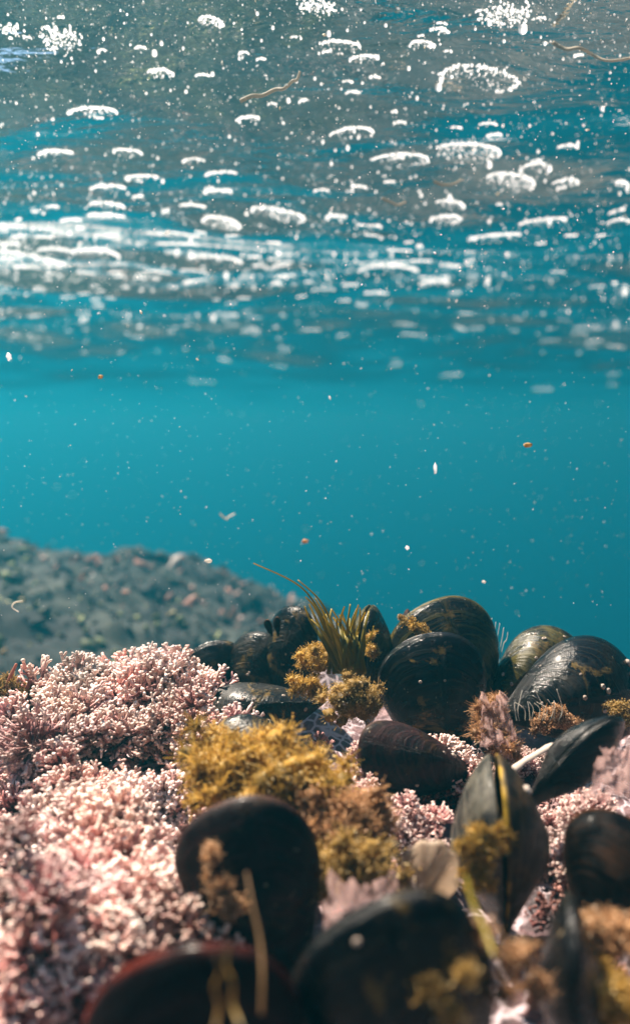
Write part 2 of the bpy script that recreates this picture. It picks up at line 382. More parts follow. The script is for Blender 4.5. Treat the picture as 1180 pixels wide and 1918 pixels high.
def tube(path, r0, r1, seg=8, flat=1.0, nrm=None):
    """tapered tube (or flattened blade) along a list of points"""
    p = np.array(path, float)
    # Catmull-Rom refine
    q = [p[0]]
    for i in range(len(p) - 1):
        a, b, c, d = p[max(i - 1, 0)], p[i], p[i + 1], p[min(i + 2, len(p) - 1)]
        for t in np.linspace(0, 1, 7)[1:]:
            q.append(0.5 * ((2 * b) + (-a + c) * t + (2 * a - 5 * b + 4 * c - d) * t * t + (-a + 3 * b - 3 * c + d) * t ** 3))
    q = np.array(q); n = len(q); tg = np.gradient(q, axis=0); tg /= np.linalg.norm(tg, axis=1)[:, None] + 1e-12
    ref = np.array(nrm if nrm is not None else (0.1, -1, 0.2), float)
    v = []
    for i in range(n):
        s = np.cross(tg[i], ref); s /= np.linalg.norm(s) + 1e-9; u = np.cross(s, tg[i])
        r = r0 + (r1 - r0) * i / (n - 1)
        for k in range(seg):
            a = 2 * math.pi * k / seg; v.append(q[i] + s * r * math.cos(a) + u * r * flat * math.sin(a))
    f = []
    for i in range(n - 1):
        for k in range(seg):
            a = i * seg + k; b = i * seg + (k + 1) % seg; f.append((a, b, b + seg, a + seg))
    e = len(v); v.append(q[0]); v.append(q[-1])
    fl = [list(x) for x in f]
    tri = []
    for k in range(seg): fl.append([e, (k + 1) % seg, k, k]); fl.append([e + 1, (n - 1) * seg + k, (n - 1) * seg + (k + 1) % seg, (n - 1) * seg + (k + 1) % seg])
    ff = [tuple(x) if x[2] != x[3] else tuple(x[:3]) for x in fl]
    tone = np.concatenate([np.repeat(np.linspace(0, 1, n), seg), [0, 1]])
    return np.array(v), ff, tone

# ---------------------------------------------------------------- mussels
def valve_mesh(L, W, T, side, seed, nr=20, na=72, arch=0.0, grow_gap=0.0):
    """one shell valve: umbo at x=0, broad end at x=L, bulging to z*side"""
    r_ = np.random.default_rng(seed)
    ph = np.linspace(0, 2 * np.pi, na, endpoint=False)
    ox = L * (0.5 - 0.5 * np.cos(ph)); sn = np.sin(ph)
    hw = W / 2 * np.sign(sn) * np.abs(sn) ** 0.95 * (ox / L + 0.02) ** 0.6 * 1.3
    oy = np.where(sn < 0, hw * 0.86, hw * 1.1)
    oy = oy * (1 + 0.02 * np.sin(ph * 3 + seed)) + arch * W * np.sin(np.pi * ox / L)
    c = np.array([0.58 * L, 0.02 * W + arch * W])
    V = [(c[0], c[1], T / 2)]; G = [0.6]
    for i in range(1, nr + 1):
        r = (i / nr) ** 0.8
        x = c[0] + r * (ox - c[0]); y = c[1] + r * (oy - c[1])
        taper = np.clip((x / L) / 0.45, 0.0, 1) ** 0.6 * 0.85 + 0.15
        taper = taper * (1 - 0.28 * np.clip((x / L - 0.6) / 0.4, 0, 1))
        h = T / 2 * (1 - r ** 1.9) ** 0.72 * taper
        h = h * (1 + 0.10 * np.sin(np.clip((y - c[1]) / W, -.5, .5) * 3.6 + .5))
        h = h * (1 + 0.03 * np.sin(x / L * 14 + seed) + 0.02 * np.sin(y / W * 11 + seed * 2))
        rr = np.hypot(x, y); phi = np.arctan2(y, x + 1e-9)
        oR = np.interp(phi, np.sort(np.arctan2(oy, ox + 1e-4)), np.hypot(ox, oy)[np.argsort(np.arctan2(oy, ox + 1e-4))])
        g = np.clip(rr / (oR + 1e-9), 0, 1)
        h = h + 0.0007 * T * np.sin(g * 60) * (r < 0.97)
        V += [(a, b, d) for a, b, d in zip(x, y, h)]; G += list(np.maximum(g * 0.9, r ** 6))
    V = np.array(V); V[:, 2] = V[:, 2] * side + side * (0.00015 + grow_gap * V[:, 0] / L)
    F = []
    for k in range(na): F.append((0, 1 + k, 1 + (k + 1) % na))
    for i in range(nr - 1):
        for k in range(na):
            a = 1 + i * na + k; b = 1 + i * na + (k + 1) % na; F.append((a, a + na, b + na, b))
    if side > 0: F = [t[::-1] for t in F]
    me = mkmesh('valve', V, F, attrs={'growth': G}); return me
_ms = [0]
def mussel(tip, umbo, face, W, T, mat, label, barn=0, gape=0.0, arch=0.03, name='mussel', cat='mussel', barn_where=None, group='mussels clustered on the reef', mat2=None):
    _ms[0] += 1; sd_ = _ms[0]
    a_ = P(*tip); b_ = P(*umbo); ax = a_ - b_; L = np.linalg.norm(ax); ax /= L
    n_ = np.array(face, float); n_ -= ax * n_.dot(ax); n_ /= np.linalg.norm(n_); w_ = np.cross(n_, ax)
    root = empty(name, tuple(b_), label, cat, group)
    root.rotation_euler = Matrix((ax, w_, n_)).transposed().to_euler()
    ms = []
    for s in (1, -1):
        me = valve_mesh(L, W, T, s, sd_, arch=arch, grow_gap=gape)
        v = obj('valve', me, M[mat2 if (mat2 and s > 0) else mat], root); ms.append(v)
        md = v.modifiers.new('thick', 'SOLIDIFY'); md.thickness = 0.0007; md.offset = -1 if s > 0 else -1
    r_ = random.Random(sd_)
    vs = ms[0].data.vertices
    for k in range(barn):
        vi = vs[r_.randrange(72 * 1, 72 * 18)]
        bv, bf = barnacle(min(.0017, r_.lognormvariate(-7.25, .38)), r_)
        nn = np.array(vi.normal); R = frames(np.array([nn]))[0]
        bo = obj('barnacle', mkmesh('barnacle', bv @ R.T + np.array(vi.co) - nn * 0.0001, bf, attrs={'tone': np.clip(bv[:, 2] / 0.001, 0, 1)}), M['barn'], root)
    return root
def barnacle(r, rr):
    v = []; f = []; k = 10
    for (q, z) in ((1, 0), (0.95, 0.25), (0.6, 0.62), (0.45, 0.66), (0.35, 0.4)):
        for i in range(k):
            a = 6.283 * i / k; j = 1 + 0.04 * math.cos(i * 3.14159) * (q > 0.5) + rr.uniform(-0.07, 0.07)
            v.append((r * q * j * math.cos(a), r * q * j * math.sin(a) * 0.85, r * z))
    for t in range(4):
        for i in range(k): f.append((t * k + i, t * k + (i + 1) % k, t * k + k + (i + 1) % k, t * k + k + i))
    f.append(tuple(range(4 * k, 5 * k)))
    return np.array(v), f

back = (0, -1, 0.15)
mussel((405, 1200, .335), (432, 1390, .345), (0.1, -1, .2), .027, .018, 'black', 'smooth blue-black mussel at the far left end of the row, beside pink algae', barn=3)
mussel((492, 1184, .330), (478, 1380, .335), (-.5, -1, .1), .0225, .015, 'black', 'narrow black mussel leaning beside the far left mussel', arch=0.08, barn=3)
mussel((560, 1136, .325), (540, 1370, .332), (-.75, -1, .1), .024, .017, 'black', 'tall dark mussel just left of the green blades', barn=1)
mussel((372, 1345, .300), (610, 1315, .305), (0.05, -1, .55), .024, .020, 'black', 'dark mussel lying on its side in front of the far row', barn=8, arch=-0.02)
mussel((692, 1134, .318), (690, 1370, .325), (1, -.35, .1), .026, .019, 'olive', 'upright mussel behind the green blades with its pale seam line facing the camera', gape=.0006)
mussel((762, 1142, .322), (765, 1330, .33), (1, -.2, 0), .020, .011, 'maroon', 'thin reddish mussel standing edge-on against the largest olive mussel')
mussel((818, 1121, .318), (905, 1400, .32), (0.1, -1, .1), .042, .022, 'olive', 'largest olive mussel of the far row, crusted near its top edge', barn=7)
mussel((815, 1184, .285), (850, 1470, .295), (-.15, -1, .15), .036, .022, 'black', 'broad black mussel standing directly in front of the largest olive mussel', barn=8)
mussel((1085, 1205, .322), (905, 1330, .315), (-.2, -1, .5), .026, .021, 'olive', 'glossy greenish mussel with a silvery top behind the speckled right edge mussel', barn=8)
mussel((1200, 1290, .285), (930, 1345, .28), (-.1, -1, .35), .036, .026, 'black', 'big dark mussel at the right edge speckled with white barnacles', barn=26)
mussel((672, 1388, .25), (900, 1450, .265), (0.05, -1, .5), .021, .016, 'maroon', 'dark maroon mussel half buried in pink algae below the round mossy ball', barn=3)
mussel((400, 1372, .242), (690, 1530, .235), (0.1, -1, .5), .026, .016, 'black', 'mussel buried under golden algae, only its long dark edge showing')
mussel((455, 1492, .178), (560, 1850, .19), (-.1, -1, .1), .031, .018, 'maroon', 'big smooth brown-black mussel standing below the golden algae', arch=0.05)
mussel((925, 1420, .200), (945, 1760, .205), (1, -.12, .0), .030, .0200, 'grey', 'upright mussel seen edge-on with a dark seam and a yellow right side', gape=.0008, barn=5, mat2='gold_valve')
mussel((1168, 1350, .225), (975, 1520, .222), (.35, -.7, -.5), .016, .012, 'black', 'slender slanting mussel with an olive edge below the right edge mussel', arch=0.1)
mussel((1235, 1565, .175), (1090, 1760, .18), (-.5, -1, .3), .026, .016, 'brown', 'brown mussel with an orange rim cut off by the right edge')
mussel((385, 1768, .128), (500, 2330, .150), (-.1, -1, .35), .037, .022, 'redrim', 'blurred mussel with a glowing red rim at the bottom, nearest the camera', arch=0.10)
mussel((700, 1690, .135), (900, 2040, .15), (-.1, -1, .2), .034, .022, 'black', 'very large black mussel at the bottom centre, algae growing on its right side', arch=0.06, barn=3)
mussel((1066, 1690, .150), (1065, 2010, .158), (1, -.2, .1), .022, .010, 'black', 'thin black mussel standing edge-on at the bottom right')
mussel((-30, 1335, .30), (125, 1330, .31), (-.1, -1, .7), .017, .014, 'grey', 'grey mussel at the left edge carrying small red weeds', barn=3)
for tp, ub, lb in (((500, 1160, .318), (510, 1192, .320), 'tiny dark mussel, left one of the pair perched on the mussel row'), ((519, 1155, .318), (522, 1192, .320), 'tiny olive-lipped mussel, right one of the pair perched on the mussel row')):
    mussel(tp, ub, (-.3, -1, .1), .0028, .002, 'brown', lb, group='tiny mussels perched on the row')

# pale limpet-like shell
def pale_shell():
    v, f = [], []; nr, na = 10, 40
    c = P(800, 1640, .198)
    for i in range(nr + 1):
        r = i / nr
        for k in range(na):
            a = 6.283 * k / na; rad = 0.0100 * r * (1 + 0.05 * math.sin(a * 9) * r + .05 * math.sin(a * 2 + 1))
            v.append((rad * math.cos(a) * 0.62, -0.004 * (1 - r ** 1.6), rad * math.sin(a)))
    for i in range(nr):
        for k in range(na):
            a = i * na + k; b = i * na + (k + 1) % na; f.append((a, b, b + na, a + na))
    tone = np.repeat(np.linspace(0, 1, nr + 1), na) * 0.7 + 0.25 * np.abs(np.sin(np.tile(np.arange(na), nr + 1) * 0.7))
    o = obj('limpet', mkmesh('limpet', np.array(v), f, attrs={'tone': tone}), M['paleshell'], loc=tuple(c))
    o.rotation_euler = (0.15, 0.35, -0.3); md = o.modifiers.new('thick', 'SOLIDIFY'); md.thickness = 0.0005
    tag(o, 'pale beige limpet-like shell leaning on the upright mussel with a yellow side', 'limpet')
pale_shell()
def pale_blade():
    v, f, t = tube([P(950, 1450, .232), P(985, 1425, .234), P(1040, 1392, .238), P(1075, 1378, .24)], .0011, .0004, 12, 0.45, (0, -.6, 1)); v = v + .0007 * vnoise(v[:, 0] * 900, v[:, 1] * 900, v[:, 2] * 900)[:, None]
    tag(obj('shell_fragment', mkmesh('shell_fragment', v, f, attrs={'tone': t * .4 + .6}), M['barn']), 'bright white shell fragment lying above the slender slanting mussel', 'shell fragment')
pale_blade()

# ---------------------------------------------------------------- coralline algae
SEG = None
def seg_mesh():
    v = []; prof = ((0.0, 0.5), (0.25, 0.85), (0.75, 1.0), (1.0, 0.62)); k = 5
    for z, r in prof:
        for i in range(k): a = 6.283 * i / k; v.append((r * math.cos(a), r * math.sin(a), z))
    v.append((0, 0, 1.12)); f = []
    for t in range(3):
        for i in range(k):
            a, b = t * k + i, t * k + (i + 1) % k; f += [(a, b, b + k), (a, b + k, a + k)]
    for i in range(k): f.append((3 * k + i, 3 * k + (i + 1) % k, 4 * k))
    return np.array(v), np.array(f)
SEG = seg_mesh()
def coral_arrays(seed, H=0.015, lobes=9, per=52, thick=0.00036):
    """jointed tuft: stems that carry lobes of short forked fronds, dark inside (pigment plus painted shade), pale at the tips"""
    r = random.Random(seed); P_, D_, S_, T_ = [], [], [], []
    def bead(p, d, rad, ln, t): P_.append(p.copy()); D_.append(d.copy()); S_.append((rad, rad * .75, ln)); T_.append(min(1, max(0, t)))
    for i in range(lobes):
        a = i * 2.4 + r.uniform(-.4, .4); q = math.sqrt((i + .3) / lobes) * 1.0
        up = Vector((math.cos(a) * q, math.sin(a) * q, 1.05 - .35 * q)).normalized()
        hgt = H * r.uniform(.5, 1.2); c = up * hgt * .78; lr = H * r.uniform(.24, .40)
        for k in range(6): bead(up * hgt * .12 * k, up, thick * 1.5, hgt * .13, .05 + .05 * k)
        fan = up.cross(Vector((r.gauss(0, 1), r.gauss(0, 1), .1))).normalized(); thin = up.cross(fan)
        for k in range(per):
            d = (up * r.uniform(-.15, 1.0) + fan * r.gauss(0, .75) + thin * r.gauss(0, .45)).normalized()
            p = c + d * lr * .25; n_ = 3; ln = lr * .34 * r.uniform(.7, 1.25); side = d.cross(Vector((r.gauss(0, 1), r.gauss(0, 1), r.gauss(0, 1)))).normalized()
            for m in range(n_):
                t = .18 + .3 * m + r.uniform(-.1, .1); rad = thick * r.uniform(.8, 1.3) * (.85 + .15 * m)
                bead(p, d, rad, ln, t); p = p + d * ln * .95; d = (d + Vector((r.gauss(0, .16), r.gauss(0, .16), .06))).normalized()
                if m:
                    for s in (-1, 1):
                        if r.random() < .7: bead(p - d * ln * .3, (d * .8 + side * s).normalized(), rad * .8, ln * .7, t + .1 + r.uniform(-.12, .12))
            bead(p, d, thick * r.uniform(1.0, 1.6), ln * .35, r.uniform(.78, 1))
    D = np.array([x[:] for x in D_]); R = frames(D) * np.array(S_)[:, None, :]
    return scatter(SEG, R, np.array([x[:] for x in P_]), np.array(T_))
TUFTS = [coral_arrays(50 + k, lobes=7 + k % 4) for k in range(7)]
LOW = [coral_arrays(80 + k, H=.010, lobes=5, per=14, thick=.0005) for k in range(5)]
tuft_mesh = []
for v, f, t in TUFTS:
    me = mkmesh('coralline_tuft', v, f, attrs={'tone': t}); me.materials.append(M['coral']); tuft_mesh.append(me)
_lr = random.Random(3)
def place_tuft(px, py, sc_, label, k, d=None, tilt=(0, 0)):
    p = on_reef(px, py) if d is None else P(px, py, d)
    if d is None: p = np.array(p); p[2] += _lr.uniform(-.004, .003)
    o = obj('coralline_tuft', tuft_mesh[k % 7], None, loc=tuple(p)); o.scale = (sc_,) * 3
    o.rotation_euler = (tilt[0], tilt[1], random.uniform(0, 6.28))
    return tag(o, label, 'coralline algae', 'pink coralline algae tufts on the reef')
tl = [ # px, py of the base, scale, label
 (120, 1385, 1.15, 'orange-pink coralline tuft beside the grey mussel at the left edge'),
 (180, 1370, 1.15, 'pink coralline tuft at the top of the left ridge, left of the white-tipped one'),
 (235, 1365, 1.25, 'coralline tuft with the brightest white tip on top of the left ridge'),
 (295, 1370, 1.2, 'tall mauve coralline tuft on the ridge, second from the far left mussel'),
 (350, 1385, 1.15, 'brownish-pink coralline tuft touching the far left mussel'),
 (370, 1430, 1.1, 'dark maroon coralline tuft just above the golden algae'),
 (40, 1490, 1.1, 'pale lilac coralline tuft at the left edge under the grey mussel'),
 (140, 1480, 1.1, 'bright peach coralline tuft in the middle of the left slope'),
 (320, 1610, 1.05, 'large shaded purple-brown coralline tuft left of the golden algae'),
 (255, 1545, 0.95, 'pink coralline tuft between the peach tuft and the golden algae'),
 (190, 1690, 1.0, 'cream-tipped coralline tuft in the centre of the left slope'),
 (330, 1740, 0.9, 'rosy coralline tuft left of the big brown-black mussel'),
 (100, 1900, 0.9, 'blurred cream coralline tuft in the bottom left corner'),
 (230, 1900, 0.8, 'blurred peach coralline tuft beside the red-rimmed mussel'),
 (790, 1480, 0.8, 'narrow upright coralline spray in front of the maroon mussel'),
 (850, 1475, 1.05, 'fan-shaped pink coralline spray in front of the broad black mussel'),
 (1050, 1640, 0.85, 'pale lacy coralline tuft right of the upright edge-on mussel'),
 (1100, 1590, 0.7, 'small coralline tuft under the slender slanting mussel'),
 (700, 1530, 0.75, 'low coralline tuft between the golden algae and the maroon mussel'),
 (770, 1590, 0.7, 'coralline tuft left of the pale limpet-like shell')]
_tr = random.Random(9)
for yy, xs_ in ((1430, (60, 250)), (1560, (30, 190)), (1640, (110, 250)), (1760, (30, 215)), (1850, (150, 340)), (1960, (40, 250))):
    for x_ in xs_: tl.append((x_ + _tr.uniform(-18, 18), yy + _tr.uniform(-12, 12), _tr.uniform(.7, 1.1), 'pink coralline tuft among many on the left slope'))
for _ in range(12): tl.append((_tr.uniform(600, 1000), _tr.uniform(1440, 1640), _tr.uniform(.45, .65), 'short coralline tuft among the mussels in the middle of the reef'))
for k, (a, b, s, l) in enumerate(tl): place_tuft(a, b, s * (1.35 if a < 420 else 1.05), l, k)
# the low turf between them: nobody could count it
def turf():
    parts = []; r = np.random.default_rng(4)
    regions = [((0, 420), (1330, 1980), 70), ((560, 1010), (1400, 1700), 45), ((1000, 1200), (1450, 1980), 24), ((-250, 0), (1330, 1900), 24), ((1180, 1450), (1350, 1900), 20)]
    for (x0, x1), (y0, y1), n in regions:
        for _ in range(n):
            px, py = r.uniform(x0, x1), r.uniform(y0, y1) ** 1.0
            p = on_reef(px, py)
            v, f, t = LOW[r.integers(5)]
            s = r.uniform(.45, .75); a = r.uniform(0, 6.28)
            R = np.array([[math.cos(a), -math.sin(a), 0], [math.sin(a), math.cos(a), 0], [0, 0, 1]]) * s
            parts.append((v @ R.T + p - np.array([0, 0, .002]), f, np.clip(t * r.uniform(.35, .7), 0, 1)))  # tone lowered: shade in the gaps between tufts put into the colour
    v, f, t = join(parts)
    tag(obj('coralline_turf', mkmesh('coralline_turf', v, f, attrs={'tone': t}), M['coral']), 'low pink coralline turf covering the reef between the tufts', 'coralline algae', kind='stuff')
turf()

# ---------------------------------------------------------------- fuzzy algae
def fuzz(name, lumps, n, ln, wd, mat, label, cat='algae', seed=0, group=None, up=0.3, lump_n=26, beads=0.0):
    """lumps: list of (px,py,depth,radius m): ribbons radiate from sub-lumps spread in them"""
    n = int(n * 1.5); ln *= .8; wd *= .8; lump_n = int(lump_n * 2.2)
    r = np.random.default_rng(seed + 900); cs, rs = [], []
    w = np.array([l[3] for l in lumps]) ** 1.5; w /= w.sum()
    for _ in range(lump_n):
        l = lumps[r.choice(len(lumps), p=w)]; c = P(*l[:3]); q = r.normal(size=3); q /= np.linalg.norm(q)
        cs.append(c + q * l[3] * r.uniform(.2, 1.15) * np.array([1.15, .7, .75])); rs.append(l[3] * r.uniform(.12, .42))
    cs = np.array(cs); rs = np.array(rs); k = r.integers(0, lump_n, n)
    d = r.normal(size=(n, 3)); d[:, 2] += up; d[:, 1] -= .15; d /= np.linalg.norm(d, axis=1)[:, None]
    base = cs[k] + d * (rs[k] * r.uniform(.5, .95, n))[:, None]
    L = ln * r.uniform(.5, 1.3, n); W = wd * r.uniform(.6, 1.4, n)
    side = np.cross(d, r.normal(size=(n, 3))); side /= np.linalg.norm(side, axis=1)[:, None]
    bend = r.normal(size=(n, 3)) * .5
    V = np.zeros((n, 8, 3))
    for i in range(4):
        u = i / 3; c = base + d * (L * u)[:, None] + bend * (L * u * u)[:, None] * .6; ww = W * (1 - .6 * u)
        V[:, i * 2] = c - side * ww[:, None]; V[:, i * 2 + 1] = c + side * ww[:, None]
    F = np.array([[0, 1, 3, 2], [2, 3, 5, 4], [4, 5, 7, 6]])[None] + (np.arange(n) * 8)[:, None, None]
    lt = r.uniform(.1, .75, lump_n)
    T = np.clip(lt[k][:, None] + r.normal(0, .1, n)[:, None] + np.repeat(np.linspace(-.1, .2, 4), 2)[None], 0, 1)
    v, f, t = V.reshape(-1, 3), F.reshape(-1, 4), T.ravel()
    # inner body so it is not hollow
    bv, bf = ICO2; m = len(cs); jit = 1 + .18 * r.normal(size=(m, len(bv)))
    bodies = cs[:, None, :] + bv[None] * (rs * .68)[:, None, None] * jit[..., None]
    bfq = np.concatenate([bf, bf[:, 2:3]], 1)
    allv = np.concatenate([v, bodies.reshape(-1, 3)]); ft = [tuple(x) for x in f]
    bb = (bf[None] + (np.arange(m) * len(bv))[:, None, None]).reshape(-1, 3) + len(v)
    ft += [tuple(x) for x in bb]
    tt = np.concatenate([t, np.repeat(np.clip(lt - .1, 0, 1), len(bv))])
    if beads:
        nb = int(n * beads); kk = r.integers(0, n, nb); pos = base[kk] + d[kk] * L[kk][:, None]
        v2, f2, t2 = scatter(ICO1, rand_rot(nb, r) * (wd * r.uniform(.8, 2.2, nb))[:, None, None], pos, r.uniform(.5, 1, nb))
        ft += [tuple(x + len(allv)) for x in f2]; allv = np.concatenate([allv, v2]); tt = np.concatenate([tt, t2])
    org = cs.mean(0)
    return tag(obj(name, mkmesh(name, allv - org, ft, attrs={'tone': tt}), M[mat], loc=tuple(org)), label, cat, group)
fuzz('algae_clump', [(410, 1400, .222, .008), (450, 1440, .216, .011), (500, 1420, .216, .009), (400, 1470, .21, .008)], 5200, .0030, .00022, 'gold', 'bright golden yellow algae clump between the pink tufts and the brown-black mussel', seed=1, lump_n=44, beads=.12)
fuzz('algae_clump', [(545, 1470, .208, .010), (580, 1500, .205, .009), (520, 1500, .205, .008), (600, 1450, .215, .006)], 4200, .0026, .0002, 'gold', 'mustard algae mat on the slope right of the golden clump', seed=2, lump_n=40, beads=.25)
fuzz('algae_clump', [(640, 1530, .20, .009), (620, 1560, .195, .008), (690, 1560, .2, .007)], 4200, .0024, .00018, 'rust', 'orange-pink furry algae clump right of the brown-black mussel', seed=3, lump_n=36, beads=.25)
fuzz('algae_clump', [(660, 1620, .19, .009), (620, 1640, .187, .007), (700, 1640, .19, .006)], 3600, .0024, .0002, 'moss', 'speckled olive algae clump under the orange-pink furry one', seed=4, lump_n=34, beads=.4)
fuzz('algae_ball', [(668, 1305, .266, .0075), (655, 1315, .266, .0072), (685, 1302, .268, .0065)], 4500, .0014, .00013, 'moss', 'round mossy green-gold algae ball in front of the green blades', seed=5, lump_n=40, beads=.4)
fuzz('algae_clump', [(600, 1240, .295, .006), (590, 1230, .3, .005), (615, 1215, .3, .004)], 2600, .0018, .00014, 'gold', 'tan algae clump at the foot of the green blades', seed=6, lump_n=24, beads=.2)
fuzz('algae_clump', [(570, 1285, .288, .0045), (590, 1290, .288, .004)], 1600, .0018, .00014, 'gold', 'small brown-gold algae clump left of the round mossy ball', seed=7, lump_n=16, beads=.1)
fuzz('algae_clump', [(697, 1220, .30, .0028), (693, 1190, .302, .002)], 1000, .0012, .00014, 'gold', 'small orange algae tuft on the seam of the mussel behind the blades', seed=8, lump_n=12, beads=.1)
fuzz('algae_clump', [(775, 1170, .306, .003), (790, 1180, .304, .003), (752, 1160, .31, .0014)], 900, .0010, .00014, 'gold', 'yellow algae crust near the top of the largest olive mussel', seed=9, lump_n=14, beads=.3)
fuzz('algae_clump', [(905, 1590, .182, .0045), (912, 1560, .184, .0035), (895, 1630, .182, .004)], 2600, .0014, .00016, 'gold', 'yellow algae strip on the left valve of the upright edge-on mussel', seed=10, lump_n=22, beads=.1)
fuzz('algae_clump', [(965, 1795, .138, .002), (905, 1745, .137, .0014), (1005, 1850, .139, .002), (945, 1860, .139, .0014)], 800, .0022, .00016, 'rust', 'blurred brown algae clump on the right flank of the bottom black mussel', seed=11, lump_n=30, beads=.3)
fuzz('algae_clump', [(800, 1850, .131, .002), (840, 1890, .131, .002), (870, 1830, .131, .0015)], 500, .0020, .00014, 'moss', 'dim olive algae clump on the front of the bottom black mussel', seed=12, lump_n=22, beads=.3)
fuzz('algae_clump', [(1130, 1840, .15, .0055), (1160, 1880, .15, .005)], 2200, .0022, .00018, 'gold', 'yellow algae clump in the bottom right corner', seed=13, lump_n=20, beads=.2)
fuzz('algae_clump', [(1150, 1740, .158, .006), (1120, 1760, .158, .005)], 2200, .0018, .00018, 'rust', 'pale pink algae clump under the brown mussel at the right edge', seed=14, lump_n=20, beads=.3)
fuzz('algae_clump', [(20, 1287, .297, .0045), (60, 1292, .297, .003)], 1600, .0018, .00014, 'moss', 'tan algae film on top of the grey mussel at the left edge', seed=15, lump_n=16, beads=.1)
fuzz('algae_clump', [(1035, 1335, .262, .0035), (1060, 1350, .262, .003), (1010, 1360, .262, .003)], 1600, .0012, .00014, 'rust', 'pale orange crusty algae on the front of the big mussel at the right edge', seed=16, lump_n=18, beads=.5)
fuzz('algae_clump', [(1155, 1325, .262, .003), (1165, 1345, .262, .003)], 1200, .0012, .00013, 'moss', 'glittering gold algae crust beside the barnacles at the right edge', seed=17, lump_n=14, beads=.6)
fuzz('algae_clump', [(920, 1330, .262, .0045), (915, 1370, .258, .0045), (950, 1400, .255, .005)], 2600, .0024, .00013, 'rust', 'mauve-grey feathery algae plume right of the broad black mussel', seed=18, lump_n=22)
fuzz('algae_clump', [(410, 1650, .172, .0022), (435, 1700, .170, .0022), (395, 1600, .172, .0022)], 700, .0018, .00014, 'rust', 'thin pinkish algae fringe on the left side of the brown-black mussel', seed=19, lump_n=14, beads=.4)

# green blades, each its own part
def blades():
    base = P(640, 1260, .288)
    root = empty('blade_algae', tuple(base), 'tuft of long olive-green blades sprouting from the far mussel row', 'seaweed')
    paths = [[(640, 1250), (612, 1170), (562, 1100), (475, 1055)], [(652, 1250), (630, 1180), (600, 1125), (558, 1086)],
             [(640, 1255), (612, 1190), (590, 1140), (572, 1118)], [(648, 1255), (632, 1200), (622, 1160), (621, 1140)],
             [(636, 1255), (606, 1200), (585, 1165), (570, 1135)], [(655, 1255), (640, 1200), (640, 1165), (645, 1136)],
             [(660, 1255), (655, 1200), (660, 1165), (668, 1140)], [(665, 1255), (665, 1205), (672, 1170), (674, 1138)],
             [(668, 1255), (676, 1210), (684, 1175), (690, 1150)], [(645, 1255), (618, 1205), (600, 1180), (583, 1160)],
             [(650, 1255), (645, 1215), (650, 1190), (655, 1158)], [(660, 1258), (672, 1220), (690, 1195), (700, 1172)],
             [(655, 1255), (622, 1185), (606, 1150), (590, 1120)], [(648, 1255), (628, 1190), (618, 1172), (610, 1150)]]
    for _ in range(16):
        x0 = random.uniform(615, 685); x1 = x0 + random.uniform(-60, 42); top = random.uniform(1128, 1185)
        paths.append([(x0, 1262), (x0 + (x1 - x0) * .2, 1215), (x0 + (x1 - x0) * .55, (1215 + top) / 2), (x1, top)])
    for k, pa in enumerate(paths):
        d0 = .288 + random.uniform(-.008, .006)
        pts = [P(a + (b - 1150) * 0 + random.uniform(-3, 3) * (i < 3), b, d0 + random.uniform(-.002, .002) * i) - base for i, (a, b) in enumerate(pa)]
        thin = k < 2
        v, f, t = tube(pts, .0005 if thin else .00085, .00018 if thin else .0002, 8, 0.12, (random.uniform(-.5, .5), -1, 0))
        obj('blade', mkmesh('blade', v, f, attrs={'tone': np.clip(t + random.uniform(-.3, .2), 0, 1)}), M['blade'], root)
blades()
def strands(name, mat, label, cat, paths, r0, r1, flat=1.0, part='strand'):
    base = P(*paths[0][0])
    if len(paths) == 1:
        v, f, t = tube([P(*q) - base for q in paths[0]], r0, r1, 7, flat)
        return tag(obj(name, mkmesh(name, v, f, attrs={'tone': t}), M[mat], loc=tuple(base)), label, cat)
    root = empty(name, tuple(base), label, cat)
    for pa in paths:
        v, f, t = tube([P(*q) - base for q in pa], r0, r1, 6, flat)
        obj(part, mkmesh(part, v, f, attrs={'tone': t}), M[mat], root)
    return root
strands('hydroid', 'thread', 'wispy white hydroid threads rising behind the largest olive mussel', 'hydroid',
        [[(915 + i * 3, 1235, .32), (908 + i * 5, 1205, .32), (905 + i * 6 + random.uniform(-4, 4), 1185 + i * 2, .32), (898 + i * 7.5, 1160 + abs(i - 3) * 6 + random.uniform(-5, 5), .32)] for i in range(8)], .00016, .00008)
strands('hydroid', 'thread', 'short pale hydroid bristles below the big mussel at the right edge', 'hydroid',
        [[(965 + i * 8 + random.uniform(-4, 4), 1350, .255), (962 + i * 9 + random.uniform(-5, 5), 1328, .256), (958 + i * 8 + random.uniform(-12, 12), 1300 + random.uniform(-12, 20), .257)] for i in range(11)], .00012, .00006)
strands('red_weed', 'red', 'two stubby red-brown weed sprigs on the grey mussel at the left edge', 'seaweed',
        [[(12, 1290, .295), (20, 1268, .295), (32, 1243, .295)], [(50, 1290, .295), (60, 1272, .295), (72, 1256, .295)]], .0007, .00045, .5, 'sprig')
strands('algae_strand', 'tan', 'long tan strand hanging in front of the brown-black mussel', 'seaweed',
        [[(462, 1635, .135), (472, 1690, .13), (487, 1760, .126), (492, 1830, .122), (490, 1900, .12)]], .0002, .00028)
strands('algae_strand', 'moss', 'pair of pale grey-green strands in front of the red-rimmed mussel', 'seaweed',
        [[(405, 1790, .11), (412, 1820, .11), (402, 1850, .11), (410, 1885, .11), (404, 1925, .11)], [(428, 1770, .112), (424, 1810, .111), (436, 1840, .11), (436, 1880, .11), (452, 1925, .108)]], .00018, .0002)
strands('algae_strand', 'blade', 'short green strand crossing the top of the bottom black mussel', 'seaweed',
        [[(872, 1640, .14), (885, 1690, .13), (905, 1735, .125), (925, 1790, .12)]], .00035, .0003)

